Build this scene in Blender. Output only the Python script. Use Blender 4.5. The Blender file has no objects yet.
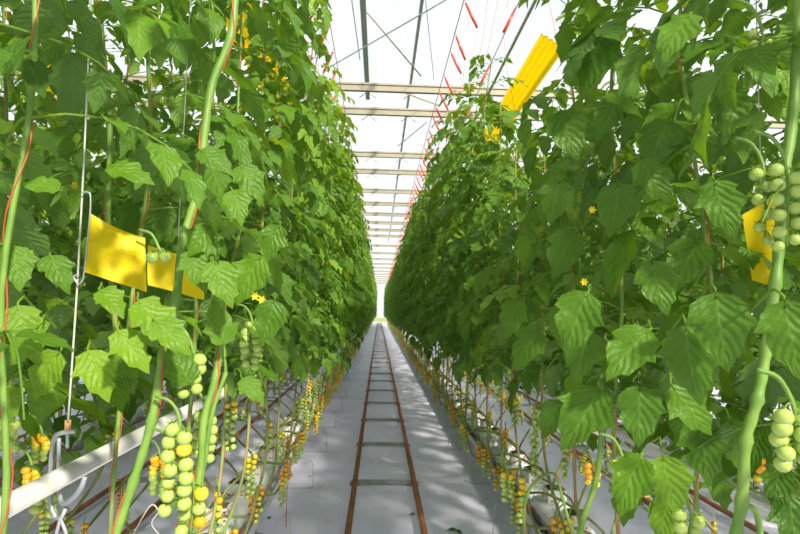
import bpy, math, random
import numpy as np
from mathutils import Vector, Matrix
random.seed(7)
rng = np.random.default_rng(11)
S = bpy.context.scene
COL = S.collection
PI = math.pi
R = math.radians

# ------------------------------------------------------------------ camera
F = 570.0
CAMZ = 1.65
C0 = 0.09                       # the aisle's centre line
cam_d = bpy.data.cameras.new('camera')
cam = bpy.data.objects.new('camera', cam_d)
COL.objects.link(cam)
cam_d.sensor_width = 36.0
cam_d.lens = 36.0 * F / 800.0
cam_d.clip_start = 0.02
cam_d.clip_end = 500
ROT = (Matrix.Rotation(-math.atan(20 / F), 4, 'Z') @ Matrix.Rotation(PI / 2 + math.atan(43.6 / F), 4, 'X')
       @ Matrix.Rotation(R(1.2), 4, 'Z'))
cam.matrix_world = Matrix.Translation((0, 0, CAMZ)) @ ROT
cam_d.dof.use_dof = True
cam_d.dof.focus_distance = 2.0
cam_d.dof.aperture_fstop = 9.0
S.camera = cam
R3 = np.array(ROT.to_3x3())
CP = np.array((0, 0, CAMZ))


def P(px, py, d):
    """the point of the greenhouse seen at that place of the photograph, d metres down the aisle"""
    v = R3 @ np.array(((px - 400) / F, (267 - py) / F, -1.0))
    return Vector(CP + v * (d / v[1]))


def proj(p):
    q = (np.asarray(p) - CP) @ R3
    z = np.maximum(-q[..., 2], 1e-3)
    return 400 + F * q[..., 0] / z, 267 - F * q[..., 1] / z, np.where(-q[..., 2] > 0.01, -q[..., 2], 99.0)


# ------------------------------------------------------------------ materials
def new_mat(name):
    m = bpy.data.materials.new(name)
    m.use_nodes = True
    nt = m.node_tree
    return m, nt, nt.nodes, nt.links, nt.nodes['Principled BSDF']


def simple(name, col, rough=0.5, metal=0.0, var=0.0, scale=8.0, col2=None, bump=0.0, spec=0.5):
    m, nt, N, L, b = new_mat(name)
    b.inputs['Base Color'].default_value = (*col, 1)
    b.inputs['Roughness'].default_value = rough
    b.inputs['Metallic'].default_value = metal
    b.inputs['Specular IOR Level'].default_value = spec
    if var or col2 or bump:
        tc = N.new('ShaderNodeTexCoord')
        no = N.new('ShaderNodeTexNoise')
        no.inputs['Scale'].default_value = scale
        no.inputs['Detail'].default_value = 5
        L.new(tc.outputs['Object'], no.inputs['Vector'])
        r = N.new('ShaderNodeValToRGB')
        c2 = col2 or tuple(max(0, c * (1 - var)) for c in col)
        r.color_ramp.elements[0].position = 0.35
        r.color_ramp.elements[1].position = 0.65
        r.color_ramp.elements[0].color = (*c2, 1)
        r.color_ramp.elements[1].color = (*col, 1)
        L.new(no.outputs['Fac'], r.inputs['Fac'])
        L.new(r.outputs['Color'], b.inputs['Base Color'])
        if bump:
            bp = N.new('ShaderNodeBump')
            bp.inputs['Strength'].default_value = bump
            L.new(no.outputs['Fac'], bp.inputs['Height'])
            L.new(bp.outputs['Normal'], b.inputs['Normal'])
    return m


def leaf_mat():
    m, nt, N, L, b = new_mat('tomato_leaf')
    at = N.new('ShaderNodeAttribute'); at.attribute_name = 'tint'
    uv = N.new('ShaderNodeUVMap'); uv.uv_map = 'UVMap'
    oi = N.new('ShaderNodeObjectInfo')

    def math_(op, a, b_=None, c=None):
        n = N.new('ShaderNodeMath'); n.operation = op
        for i, v in enumerate((a, b_, c)):
            if v is None: continue
            if isinstance(v, (int, float)): n.inputs[i].default_value = v
            else: L.new(v, n.inputs[i])
        return n.outputs[0]
    sx = N.new('ShaderNodeSeparateXYZ'); L.new(uv.outputs['UV'], sx.inputs[0])
    au = math_('ABSOLUTE', math_('SUBTRACT', sx.outputs['X'], 0.5))          # 0 midrib .. 0.5 edge
    mid = math_('SUBTRACT', 1.0, math_('MULTIPLY', au, 26.0)); 
    fr = math_('FRACT', math_('SUBTRACT', math_('MULTIPLY', sx.outputs['Y'], 6.0), math_('MULTIPLY', au, 5.0)))
    sv = math_('SUBTRACT', 1.0, math_('MULTIPLY', math_('ABSOLUTE', math_('SUBTRACT', fr, 0.5)), 11.0))
    vein = N.new('ShaderNodeClamp'); L.new(math_('MAXIMUM', mid, math_('MULTIPLY', sv, 0.6)), vein.inputs['Value'])
    ramp = N.new('ShaderNodeValToRGB')
    e = ramp.color_ramp.elements
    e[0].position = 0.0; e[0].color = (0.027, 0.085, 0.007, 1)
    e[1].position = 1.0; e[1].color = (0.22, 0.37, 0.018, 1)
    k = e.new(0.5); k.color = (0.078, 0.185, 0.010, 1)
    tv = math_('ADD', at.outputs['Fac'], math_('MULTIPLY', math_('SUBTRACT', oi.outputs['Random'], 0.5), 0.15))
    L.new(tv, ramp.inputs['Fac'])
    mx = N.new('ShaderNodeMix'); mx.data_type = 'RGBA'
    L.new(math_('MULTIPLY', vein.outputs[0], 0.28), mx.inputs['Factor'])
    L.new(ramp.outputs['Color'], mx.inputs['A'])
    mx.inputs['B'].default_value = (0.24, 0.40, 0.07, 1)
    geo = N.new('ShaderNodeNewGeometry')
    mb = N.new('ShaderNodeMix'); mb.data_type = 'RGBA'
    L.new(math_('MULTIPLY', geo.outputs['Backfacing'], 0.45), mb.inputs['Factor'])
    L.new(mx.outputs['Result'], mb.inputs['A'])
    mb.inputs['B'].default_value = (0.16, 0.30, 0.07, 1)
    L.new(mb.outputs['Result'], b.inputs['Base Color'])
    b.inputs['Roughness'].default_value = 0.45
    b.inputs['Specular IOR Level'].default_value = 0.28
    bp = N.new('ShaderNodeBump'); bp.inputs['Strength'].default_value = 0.30; bp.inputs['Distance'].default_value = 0.005
    qn = N.new('ShaderNodeTexNoise'); qn.inputs['Scale'].default_value = 75; qn.inputs['Detail'].default_value = 2
    tc = N.new('ShaderNodeTexCoord'); L.new(tc.outputs['Object'], qn.inputs['Vector'])
    L.new(math_('ADD', math_('MULTIPLY', math_('COSINE', math_('MULTIPLY', fr, 2 * PI)), 0.55), math_('MULTIPLY', qn.outputs['Fac'], -3.0)), bp.inputs['Height'])
    L.new(bp.outputs['Normal'], b.inputs['Normal'])
    tr = N.new('ShaderNodeBsdfTranslucent')
    hs = N.new('ShaderNodeMix'); hs.data_type = 'RGBA'; hs.blend_type = 'MULTIPLY'; hs.inputs['Factor'].default_value = 1
    L.new(ramp.outputs['Color'], hs.inputs['A']); hs.inputs['B'].default_value = (2.9, 2.2, 0.6, 1)
    L.new(hs.outputs['Result'], tr.inputs['Color'])
    ms = N.new('ShaderNodeMixShader'); ms.inputs[0].default_value = 0.27
    L.new(b.outputs[0], ms.inputs[1]); L.new(tr.outputs[0], ms.inputs[2])
    L.new(ms.outputs[0], N['Material Output'].inputs['Surface'])
    return m


def fruit_mat(name, col, col2):
    m, nt, N, L, b = new_mat(name)
    tc = N.new('ShaderNodeTexCoord')
    no = N.new('ShaderNodeTexNoise'); no.inputs['Scale'].default_value = 25
    L.new(tc.outputs['Object'], no.inputs['Vector'])
    mx = N.new('ShaderNodeMix'); mx.data_type = 'RGBA'
    L.new(no.outputs['Fac'], mx.inputs['Factor'])
    mx.inputs['A'].default_value = (*col, 1); mx.inputs['B'].default_value = (*col2, 1)
    L.new(mx.outputs['Result'], b.inputs['Base Color'])
    b.inputs['Roughness'].default_value = 0.22
    b.inputs['Subsurface Weight'].default_value = 0.15
    b.inputs['Subsurface Radius'].default_value = (0.01, 0.012, 0.003)
    b.inputs['Subsurface Scale'].default_value = 0.5
    return m


def floor_mat():
    m, nt, N, L, b = new_mat('white_ground_cloth')
    tc = N.new('ShaderNodeTexCoord')
    def noise(s, d=6, st=None):
        n = N.new('ShaderNodeTexNoise'); n.inputs['Scale'].default_value = s; n.inputs['Detail'].default_value = d
        if st:
            mp = N.new('ShaderNodeMapping'); mp.inputs['Scale'].default_value = st
            L.new(tc.outputs['Object'], mp.inputs['Vector']); L.new(mp.outputs[0], n.inputs['Vector'])
        else: L.new(tc.outputs['Object'], n.inputs['Vector'])
        return n.outputs['Fac']
    def ramp(f, p0, c0, p1, c1):
        r = N.new('ShaderNodeValToRGB'); e = r.color_ramp.elements
        e[0].position = p0; e[0].color = (*c0, 1); e[1].position = p1; e[1].color = (*c1, 1)
        L.new(f, r.inputs['Fac']); return r.outputs['Color']
    base = ramp(noise(1.3), 0.3, (0.67, 0.66, 0.86), 0.7, (0.77, 0.75, 0.93))
    stain = ramp(noise(7.0, 8, (1, 0.35, 1)), 0.62, (1, 1, 1), 0.78, (0.62, 0.52, 0.40))
    speck = ramp(noise(38.0, 3), 0.68, (1, 1, 1), 0.74, (0.45, 0.38, 0.28))
    sx = N.new('ShaderNodeSeparateXYZ'); L.new(tc.outputs['Object'], sx.inputs[0])
    # woven guide threads running along the cloth
    fr = N.new('ShaderNodeMath'); fr.operation = 'FRACT'
    ml = N.new('ShaderNodeMath'); ml.operation = 'MULTIPLY'; ml.inputs[1].default_value = 4.0
    L.new(sx.outputs['X'], ml.inputs[0]); L.new(ml.outputs[0], fr.inputs[0])
    line = ramp(fr.outputs[0], 0.0, (0.80, 0.82, 0.88), 0.03, (1, 1, 1))
    cur = base
    for x, f in ((stain, 0.8), (speck, 0.8), (line, 0.6)):
        mx = N.new('ShaderNodeMix'); mx.data_type = 'RGBA'; mx.blend_type = 'MULTIPLY'; mx.inputs['Factor'].default_value = f
        L.new(cur, mx.inputs['A']); L.new(x, mx.inputs['B']); cur = mx.outputs['Result']
    L.new(cur, b.inputs['Base Color'])
    b.inputs['Roughness'].default_value = 0.6
    bp = N.new('ShaderNodeBump'); bp.inputs['Strength'].default_value = 0.2
    L.new(noise(3.0), bp.inputs['Height']); L.new(bp.outputs[0], b.inputs['Normal'])
    return m


def glass_mat():
    m, nt, N, L, b = new_mat('greenhouse_glass')
    t = N.new('ShaderNodeBsdfTransparent'); t.inputs[0].default_value = (0.97, 0.985, 0.98, 1)
    g = N.new('ShaderNodeBsdfGlossy'); g.inputs['Roughness'].default_value = 0.05
    ms = N.new('ShaderNodeMixShader'); ms.inputs[0].default_value = 0.05
    L.new(t.outputs[0], ms.inputs[1]); L.new(g.outputs[0], ms.inputs[2])
    L.new(ms.outputs[0], N['Material Output'].inputs['Surface'])
    return m


def trap_mat():
    m, nt, N, L, b = new_mat('yellow_sticky_film')
    tc = N.new('ShaderNodeTexCoord')
    no = N.new('ShaderNodeTexNoise'); no.inputs['Scale'].default_value = 120; no.inputs['Detail'].default_value = 2
    L.new(tc.outputs['Object'], no.inputs['Vector'])
    r = N.new('ShaderNodeValToRGB'); e = r.color_ramp.elements
    e[0].position = 0.70; e[0].color = (0.96, 0.80, 0.0, 1); e[1].position = 0.76; e[1].color = (0.30, 0.22, 0.02, 1)
    L.new(no.outputs['Fac'], r.inputs['Fac']); L.new(r.outputs['Color'], b.inputs['Base Color'])
    b.inputs['Roughness'].default_value = 0.5
    tr = N.new('ShaderNodeBsdfTranslucent'); tr.inputs[0].default_value = (0.98, 0.82, 0.0, 1)
    ms = N.new('ShaderNodeMixShader'); ms.inputs[0].default_value = 0.55
    L.new(b.outputs[0], ms.inputs[1]); L.new(tr.outputs[0], ms.inputs[2])
    L.new(ms.outputs[0], N['Material Output'].inputs['Surface'])
    return m


M = dict(
    leaf=leaf_mat(),
    stem=simple("tomato_stem", (0.20, 0.32, 0.05), 0.5, col2=(0.11, 0.24, 0.03), scale=14, bump=0.2),
    oldstem=simple('old_tomato_stem', (0.20, 0.30, 0.07), 0.6, col2=(0.27, 0.22, 0.09), scale=10, bump=0.4),
    green=fruit_mat('unripe_tomato', (0.28, 0.42, 0.06), (0.45, 0.56, 0.14)),
    turning=fruit_mat('turning_tomato', (0.62, 0.55, 0.03), (0.75, 0.50, 0.02)),
    orange=fruit_mat('ripe_orange_tomato', (0.82, 0.40, 0.008), (0.85, 0.30, 0.008)),
    floor=floor_mat(), glass=glass_mat(), trap=trap_mat(),
    pipe=simple('white_painted_pipe', (0.50, 0.50, 0.47), 0.35, var=0.12, scale=6),
    galv=simple('galvanised_steel', (0.55, 0.56, 0.57), 0.4, 0.75, var=0.25, scale=20),
    hook=simple('zinc_hook_steel', (0.42, 0.44, 0.47), 0.4, 0.5),
    rust=simple('rusty_rail_top', (0.34, 0.13, 0.045), 0.7, col2=(0.22, 0.085, 0.03), scale=9, bump=0.3),
    railwhite=simple('white_rail_side', (0.62, 0.64, 0.66), 0.55, col2=(0.5, 0.46, 0.40), scale=5),
    bar=simple('grey_cross_bar', (0.36, 0.38, 0.41), 0.6, col2=(0.27, 0.24, 0.2), scale=12),
    gutter=simple('white_steel_gutter', (0.70, 0.73, 0.77), 0.4, var=0.12, scale=3),
    bag=simple('white_slab_foil', (0.80, 0.83, 0.88), 0.35, var=0.08, scale=5, bump=0.25),
    cube=simple('white_cube_wrap', (0.80, 0.80, 0.76), 0.5, var=0.1, scale=30),
    wool=simple('damp_growing_medium', (0.16, 0.12, 0.06), 0.95, col2=(0.06, 0.07, 0.025), scale=60, bump=0.6),
    redprint=simple('red_print', (0.72, 0.03, 0.05), 0.45),
    blackprint=simple('dark_print', (0.05, 0.05, 0.07), 0.45),
    red=simple('red_plastic', (0.85, 0.035, 0.015), 0.35),
    twine=simple('red_twine', (0.55, 0.07, 0.025), 0.6),
    white=simple('white_cord', (0.5, 0.49, 0.45), 0.6),
    steelwire=simple('crop_wire_steel', (0.36, 0.42, 0.44), 0.4, 0.5),
    beam=simple('aluminium_beam', (0.34, 0.31, 0.235), 0.5, 0.1, var=0.15, scale=4),
    dark=simple('grey_roof_steel', (0.34, 0.38, 0.38), 0.5, 0.2),
    cork=simple('wooden_toggle', (0.50, 0.27, 0.12), 0.7, var=0.2, scale=60),
    black=simple('black_drip_tube', (0.02, 0.02, 0.022), 0.5),
    flower=simple('yellow_petal', (0.90, 0.66, 0.02), 0.6),
    dry=simple('dry_brown_calyx', (0.25, 0.14, 0.06), 0.8),
)


# ------------------------------------------------------------------ mesh tools
class MB:
    def __init__(s):
        s.v, s.f, s.m, s.sm = [], [], [], []

    def add(s, vs, fs, mi=0, smooth=True):
        o = len(s.v)
        s.v += [tuple(v) for v in vs]
        s.f += [tuple(i + o for i in f) for f in fs]
        s.m += [mi] * len(fs); s.sm += [smooth] * len(fs)
        return s

    def box(s, c, d, rz=0.0, mi=0, taper=1.0, bev=0.0):
        hx, hy, hz = d[0] / 2, d[1] / 2, d[2] / 2
        if bev > 0:
            bx, by = hx - bev, hy - bev
            ring = [(hx, -by), (hx, by), (bx, hy), (-bx, hy), (-hx, by), (-hx, -by), (-bx, -hy), (bx, -hy)]
        else:
            ring = [(hx, -hy), (hx, hy), (-hx, hy), (-hx, -hy)]
        n = len(ring)
        lv = [(-hz, 1.0), (hz, taper)] if bev == 0 else [(-hz, 1 - bev / max(hx, hy)), (-hz + bev, 1.0), (hz - bev, taper), (hz, taper * (1 - bev / max(hx, hy)))]
        vs, fs = [], []
        cz, sz = math.cos(rz), math.sin(rz)
        for z, k in lv:
            for x, y in ring:
                x2, y2 = x * k, y * k
                vs.append((c[0] + x2 * cz - y2 * sz, c[1] + x2 * sz + y2 * cz, c[2] + z))
        for j in range(len(lv) - 1):
            for i in range(n):
                fs.append((j * n + i, j * n + (i + 1) % n, (j + 1) * n + (i + 1) % n, (j + 1) * n + i))
        fs.append(tuple(reversed(range(n)))); fs.append(tuple((len(lv) - 1) * n + i for i in range(n)))
        return s.add(vs, fs, mi, False)

    def tube(s, pts, r, n=8, mi=0, cap=True):
        pts = [Vector(p) for p in pts]
        rs = r if isinstance(r, (list, tuple)) else [r] * len(pts)
        t0 = (pts[1] - pts[0]).normalized()
        a = t0.orthogonal().normalized()
        vs, fs = [], []
        for i, p in enumerate(pts):
            t = (pts[min(i + 1, len(pts) - 1)] - pts[max(i - 1, 0)]).normalized()
            a = (a - t * a.dot(t)).normalized()
            b = t.cross(a)
            for k in range(n):
                q = 2 * PI * k / n
                vs.append(p + (a * math.cos(q) + b * math.sin(q)) * rs[i])
        for i in range(len(pts) - 1):
            for k in range(n):
                fs.append((i * n + k, i * n + (k + 1) % n, (i + 1) * n + (k + 1) % n, (i + 1) * n + k))
        if cap:
            fs.append(tuple(reversed(range(n)))); fs.append(tuple((len(pts) - 1) * n + k for k in range(n)))
        return s.add(vs, fs, mi, n > 4)

    def ball(s, c, r, seg=10, rings=7, mi=0, sz=0.95):
        vs = [(c[0], c[1], c[2] + r * sz * 0.93)]
        for j in range(1, rings):
            th = PI * j / rings
            for i in range(seg):
                ph = 2 * PI * i / seg
                vs.append((c[0] + r * math.sin(th) * math.cos(ph), c[1] + r * math.sin(th) * math.sin(ph), c[2] + r * sz * math.cos(th)))
        vs.append((c[0], c[1], c[2] - r * sz))
        fs = [(0, 1 + i, 1 + (i + 1) % seg) for i in range(seg)]
        for j in range(rings - 2):
            for i in range(seg):
                a = 1 + j * seg
                fs.append((a + i, a + seg + i, a + seg + (i + 1) % seg, a + (i + 1) % seg))
        a = 1 + (rings - 2) * seg
        fs += [(len(vs) - 1, a + (i + 1) % seg, a + i) for i in range(seg)]
        return s.add(vs, fs, mi)

    def mesh(s, name, mats):
        me = bpy.data.meshes.new(name)
        me.from_pydata(s.v, [], s.f)
        for m in (mats if isinstance(mats, (list, tuple)) else [mats]):
            me.materials.append(m)
        me.polygons.foreach_set('material_index', s.m)
        me.polygons.foreach_set('use_smooth', s.sm)
        me.update()
        return me

    def build(s, name, mats, parent=None):
        return link(name, s.mesh(name, mats), parent)


def link(name, data, parent=None, loc=None):
    o = bpy.data.objects.new(name, data)
    COL.objects.link(o)
    if parent is not None: o.parent = parent
    if loc is not None: o.location = loc
    return o


def tag(o, label=None, cat=None, group=None, kind=None):
    if label: o['label'] = label
    if cat: o['category'] = cat
    if group: o['group'] = group
    if kind: o['kind'] = kind
    return o


def empty(name, loc=(0, 0, 0), rz=0.0):
    o = bpy.data.objects.new(name, None)
    COL.objects.link(o)
    o.location = loc; o.rotation_euler.z = rz
    return o


def cr(pts, n=6):
    """smooth curve through points"""
    pts = [Vector(p) for p in pts]
    q = [pts[0] * 2 - pts[1]] + pts + [pts[-1] * 2 - pts[-2]]
    out = []
    for i in range(1, len(q) - 2):
        for k in range(n):
            t = k / n
            a, b, c, d = q[i - 1], q[i], q[i + 1], q[i + 2]
            out.append(0.5 * ((2 * b) + (c - a) * t + (2 * a - 5 * b + 4 * c - d) * t * t + (3 * b - 3 * c + d - a) * t ** 3))
    out.append(pts[-1])
    return out


def copy_tree(o, parent=None):
    c = o.copy(); COL.objects.link(c)
    if parent is not None: c.parent = parent
    for ch in CH.get(o.name, []):
        copy_tree(ch, c)
    return c


CH = {}


# ------------------------------------------------------------------ leaves
def leaflet_template(seed, rows, cols):
    g = np.random.default_rng(seed)
    ts = np.linspace(0, 1, rows + 1)
    prof = np.sin(PI * np.clip(ts, 0, 1) ** 0.66) ** 1.0
    prof = np.maximum(prof, 0)
    us = np.linspace(-1, 1, cols + 1)
    V, UV = [], []
    curl = g.uniform(0.15, 0.6); fold = g.uniform(0.05, 0.35); ph = g.uniform(0, 6.28); sd = g.uniform(-0.25, 0.25)
    lob = [g.uniform(0.16, 0.42), g.uniform(0.16, 0.42)]
    for i, t in enumerate(ts):
        for u in us:
            side = 0 if u < 0 else 1
            tooth = (0.5 + 0.5 * math.cos(2 * PI * (t * (3.2 if rows > 8 else 2.0)) + side * 1.3 + ph * 0.2))
            w = prof[i] * (1 - lob[side] * tooth * (1.25 - t)) * 0.315
            if i == 0 or i == rows: w = 0.004
            fine = 0.05 * (1 if (i % 2) else -1) * (abs(u) > 0.9) if rows > 8 else 0
            x = u * w * (1 + fine * 1.6)
            y = t + (-0.10 * tooth * abs(u) ** 2) * prof[i]
            z = -curl * t * t * 0.45 + fold * abs(x) * 0.9 + 0.045 * math.sin(t * 11 + ph + u * 1.5) * abs(u) * prof[i] + 0.012 * math.cos(t * 6 * 2 * PI - abs(u) * 5)* (1 - abs(u)) * (rows > 8)
            x += sd * t * t * 0.4
            V.append((x, y, z)); UV.append((0.5 + u * 0.5, t))
    Fc = []
    c1 = cols + 1
    for i in range(rows):
        for j in range(cols):
            a = i * c1 + j
            Fc.append((a, a + 1, a + c1 + 1, a + c1))
    return np.array(V), np.array(Fc), np.array(UV)


TEMPL = {2: [leaflet_template(k, 12, 4) for k in range(8)], 1: [leaflet_template(k, 7, 2) for k in range(8)],
         0: [leaflet_template(k, 3, 2) for k in range(6)]}


def nrm(v):
    return v / max(1e-9, np.linalg.norm(v))


class Foliage:
    def __init__(s, lod=2):
        s.lod = lod; s.V = []; s.F = []; s.UV = []; s.T = []; s.n = 0
        s.keep = None

    def leaflet(s, p, d, up, size, tint, wide=1.0):
        tv, tf, tuv = TEMPL[s.lod][rng.integers(len(TEMPL[s.lod]))]
        d = nrm(d); z = nrm(up - d * np.dot(up, d)); x = np.cross(d, z)
        V = p + (tv[:, 0:1] * x * wide + tv[:, 1:2] * d + tv[:, 2:3] * z) * size
        if s.keep is not None and not s.keep(V): return
        s.V.append(V); s.F.append(tf + s.n); s.UV.append(tuv); s.T.append(np.full(len(V), tint)); s.n += len(V)

    def rod(s, pts, r0, r1, tint):
        k = 3 if s.lod < 2 else 4
        a = np.array((0.31, 0.55, 0.77)); vs = []
        for i, p in enumerate(pts):
            t = nrm(pts[min(i + 1, len(pts) - 1)] - pts[max(i - 1, 0)])
            e = nrm(a - t * np.dot(a, t)); b = np.cross(t, e); r = r0 + (r1 - r0) * i / (len(pts) - 1)
            for q in range(k):
                w = 2 * PI * q / k
                vs.append(p + (e * math.cos(w) + b * math.sin(w)) * r)
        V = np.array(vs)
        if s.keep is not None and not s.keep(V): return False
        fs = [(i * k + q, i * k + (q + 1) % k, (i + 1) * k + (q + 1) % k, (i + 1) * k + q) for i in range(len(pts) - 1) for q in range(k)]
        s.V.append(V); s.F.append(np.array(fs) + s.n); s.UV.append(np.full((len(V), 2), 0.5)); s.T.append(np.full(len(V), tint)); s.n += len(V)
        return True

    def leaf(s, p, az, L, tint, e0=0.35, droop=1.4, hang=0.7, k=1.0):
        h = np.array((math.cos(az), math.sin(az), 0.0)); up = np.array((0, 0, 1.0))
        pts = [np.array(p, float)]; dirs = []
        nseg = 6
        sidew = rng.uniform(-0.25, 0.25)
        for i in range(nseg):
            t = (i + 0.5) / nseg
            e = e0 - droop * t ** 1.2
            d = h * math.cos(e) + up * math.sin(e) + np.array((-h[1], h[0], 0)) * sidew * t
            d = nrm(d); dirs.append(d); pts.append(pts[-1] + d * L / nseg)
        if not s.rod(pts if s.lod else pts[::3], 0.0032 * k, 0.0014, min(1, tint + 0.25)): return
        sd = np.array((-h[1], h[0], 0.0))

        def at(t):
            f = t * nseg; i = min(int(f), nseg - 1)
            return pts[i] + dirs[i] * (f - i) * L / nseg, dirs[i]
        if s.lod == 0:
            spec = [(0.45, 0.85), (0.75, 1.0)]
        else:
            spec = [(0.33, 0.75), (0.5, 0.35), (0.62, 1.0), (0.84, 0.85)]
        for t, sz in spec:
            for sg in (1, -1):
                q, d = at(t + rng.uniform(-0.03, 0.03))
                dd = d * rng.uniform(0.35, 0.8) + sd * sg * rng.uniform(0.7, 1.0) - up * rng.uniform(0.1, hang)
                nn = up + h * 0.35 + rng.normal(0, 0.22, 3)
                dn = nrm(dd)
                s.leaflet(q + dn * 0.012, dd, nn, 0.118 * sz * k * rng.uniform(0.85, 1.15), np.clip(tint + rng.uniform(-0.07, 0.07), 0, 1), rng.uniform(0.9, 1.2))
        dd = dirs[-1] - up * rng.uniform(0, hang * 0.8)
        s.leaflet(pts[-1], dd, up + h * 0.6 + rng.normal(0, 0.15, 3), 0.150 * k * rng.uniform(0.9, 1.15), tint, rng.uniform(1.0, 1.25))

    def mesh(s, name):
        V = np.concatenate(s.V); Fc = np.concatenate(s.F); UV = np.concatenate(s.UV); T = np.concatenate(s.T)
        me = bpy.data.meshes.new(name)
        me.vertices.add(len(V)); me.vertices.foreach_set('co', V.ravel())
        me.loops.add(Fc.size); me.loops.foreach_set('vertex_index', Fc.ravel().astype(np.int32))
        me.polygons.add(len(Fc))
        me.polygons.foreach_set('loop_start', np.arange(0, Fc.size, 4, dtype=np.int32))
        me.polygons.foreach_set('use_smooth', np.ones(len(Fc), bool))
        uvl = me.uv_layers.new(name='UVMap'); uvl.data.foreach_set('uv', UV[Fc.ravel()].ravel())
        a = me.attributes.new('tint', 'FLOAT', 'POINT'); a.data.foreach_set('value', T.astype(np.float32))
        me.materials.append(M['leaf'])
        me.update(calc_edges=True)
        return me


# ------------------------------------------------------------------ trusses of tomatoes
def calyx(mb, c, r, mi):
    top = Vector((c[0], c[1], c[2] + r * 0.9))
    for k in range(5):
        q = 2 * PI * k / 5 + c[0] * 90
        d = Vector((math.cos(q), math.sin(q), 0)); e = Vector((-d.y, d.x, 0))
        a = top + Vector((0, 0, 0.0008))
        mb.add([a - e * r * 0.1, a + e * r * 0.1, a + d * r * 0.55 + e * r * 0.12 + Vector((0, 0, r * 0.08)), a + d * r * 1.05 + Vector((0, 0, r * 0.35)), a + d * r * 0.55 - e * r * 0.12 + Vector((0, 0, r * 0.08))],
               [(0, 1, 2, 3, 4)], mi)


def tomato_mesh(col, hq=True):
    mb = MB()
    if hq:
        mb.ball((0, 0, 0), 1.0, 16, 11, 0); calyx(mb, (0, 0, 0), 1.0, 1)
        mb.tube([(0, 0, 0.88), (0.05, 0, 1.12), (0.15, 0, 1.3)], 0.06, 5, 1)
    else:
        mb.ball((0, 0, 0), 1.0, 8, 5, 0)
    return mb.mesh('tomato', [M[col], M['stem']])


TOM = {c: tomato_mesh(c) for c in ('green', 'turning', 'orange')}


def truss_layout(n, sp, off, rnd=0.28):
    """places of the fruit of a truss that hangs from (0,0,0): two ranks down the stalk"""
    out = []
    z = -0.035
    for i in range(n):
        sg = 1 if i % 2 else -1
        out.append(Vector((sg * off * (1 + random.uniform(-rnd, rnd)), random.uniform(-off, off) * 0.45, z)))
        z -= sp * 0.5 * (1 + random.uniform(-rnd, rnd) * 0.6)
    return out


def truss_mesh(kind, seg):
    n = random.choice((10, 12, 14))
    r = 0.0135
    spots = truss_layout(n, 0.030, 0.0155)
    mb = MB()
    mb.tube(cr([(-0.03, 0, 0.02), (-0.012, 0, 0.012), (0, 0, -0.02), spots[n // 2] * 0.0 + Vector((0.004, 0, spots[n // 2].z)), (0, 0, spots[-1].z)], 3), [0.003] * 9 + [0.0018] * 4, 4, 3)
    cols = colours(kind, n)
    for i, (p, c) in enumerate(zip(spots, cols)):
        k = 1.0 - 0.25 * i / n
        mb.ball(p, r * k, seg, 6 if seg > 7 else 4, {'green': 0, 'turning': 1, 'orange': 2}[c])
        if seg > 7: calyx(mb, p, r * k, 3)
    return mb.mesh('fruit_truss', [M['green'], M['turning'], M['orange'], M['stem']])


def colours(kind, n):
    if kind == 'green': return ['green'] * n
    if kind == 'turning':
        a = int(n * random.uniform(0.2, 0.45)); return ['turning'] * a + ['green'] * (n - a)
    if kind == 'mixed':
        a = int(n * 0.3); b = int(n * 0.3); return ['orange'] * a + ['turning'] * b + ['green'] * (n - a - b)
    a = int(n * 0.75); return ['orange'] * a + ['turning'] * (n - a)


TR = {(k, q): [truss_mesh(k, q) for _ in range(3)] for k in ('green', 'turning', 'mixed', 'orange') for q in (9, 6)}


def rich_truss(parent, loc, kind, rz, n=None, r=0.0145, sp=0.031, off=0.0165, tilt=0.0, cols=None, label=None):
    """a near truss: stalk with every tomato as an object of its own"""
    n = n or random.choice((10, 12, 14))
    spots = truss_layout(n, sp, off)
    mb = MB()
    L = spots[-1].z
    mb.tube(cr([(-0.05, 0, 0.03), (-0.02, 0, 0.02), (0, 0, -0.015), (0.004, 0, L * 0.5), (0, 0, L)], 4), [0.0035] * 10 + [0.002] * 7, 6, 0)
    for p in spots:
        mb.tube([(0, 0, p.z + r * 1.5), (p.x * 0.5, p.y * 0.5, p.z + r * 1.45), (p.x * 0.95, p.y * 0.95, p.z + r * 0.95)], 0.0013, 4, 0)
    t = mb.build('fruit_truss', [M['stem']], parent)
    t.location = loc; t.rotation_euler = (0, tilt, rz)
    if label: t['label'] = label
    cols = cols or colours(kind, n)
    for i, (p, c) in enumerate(zip(spots, cols)):
        o = link('tomato', TOM[c], t, p)
        k = r * (1.0 - 0.18 * i / n) * random.uniform(0.94, 1.06)
        o.scale = (k, k, k); o.rotation_euler = (random.uniform(-0.3, 0.3), random.uniform(-0.3, 0.3), random.uniform(0, 6))
    return t


def hero_truss(plant, px, py0, py1, d, dia_px, kind, cols=None, n=None, rz=0.0, wide=1.0, label=None):
    a = P(px, py0, d); b = P(px, py1, d)
    L = (a - b).length; r = dia_px / F * d / 2
    n = n or max(4, int(2 * L / (2 * r * 1.02)))
    sp = 2 * (L - 0.035) / max(1, n - 1)
    rich_truss(plant, a - plant.location, kind, rz, n, r, sp, r * 1.08 * wide, 0, cols, label)


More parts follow.
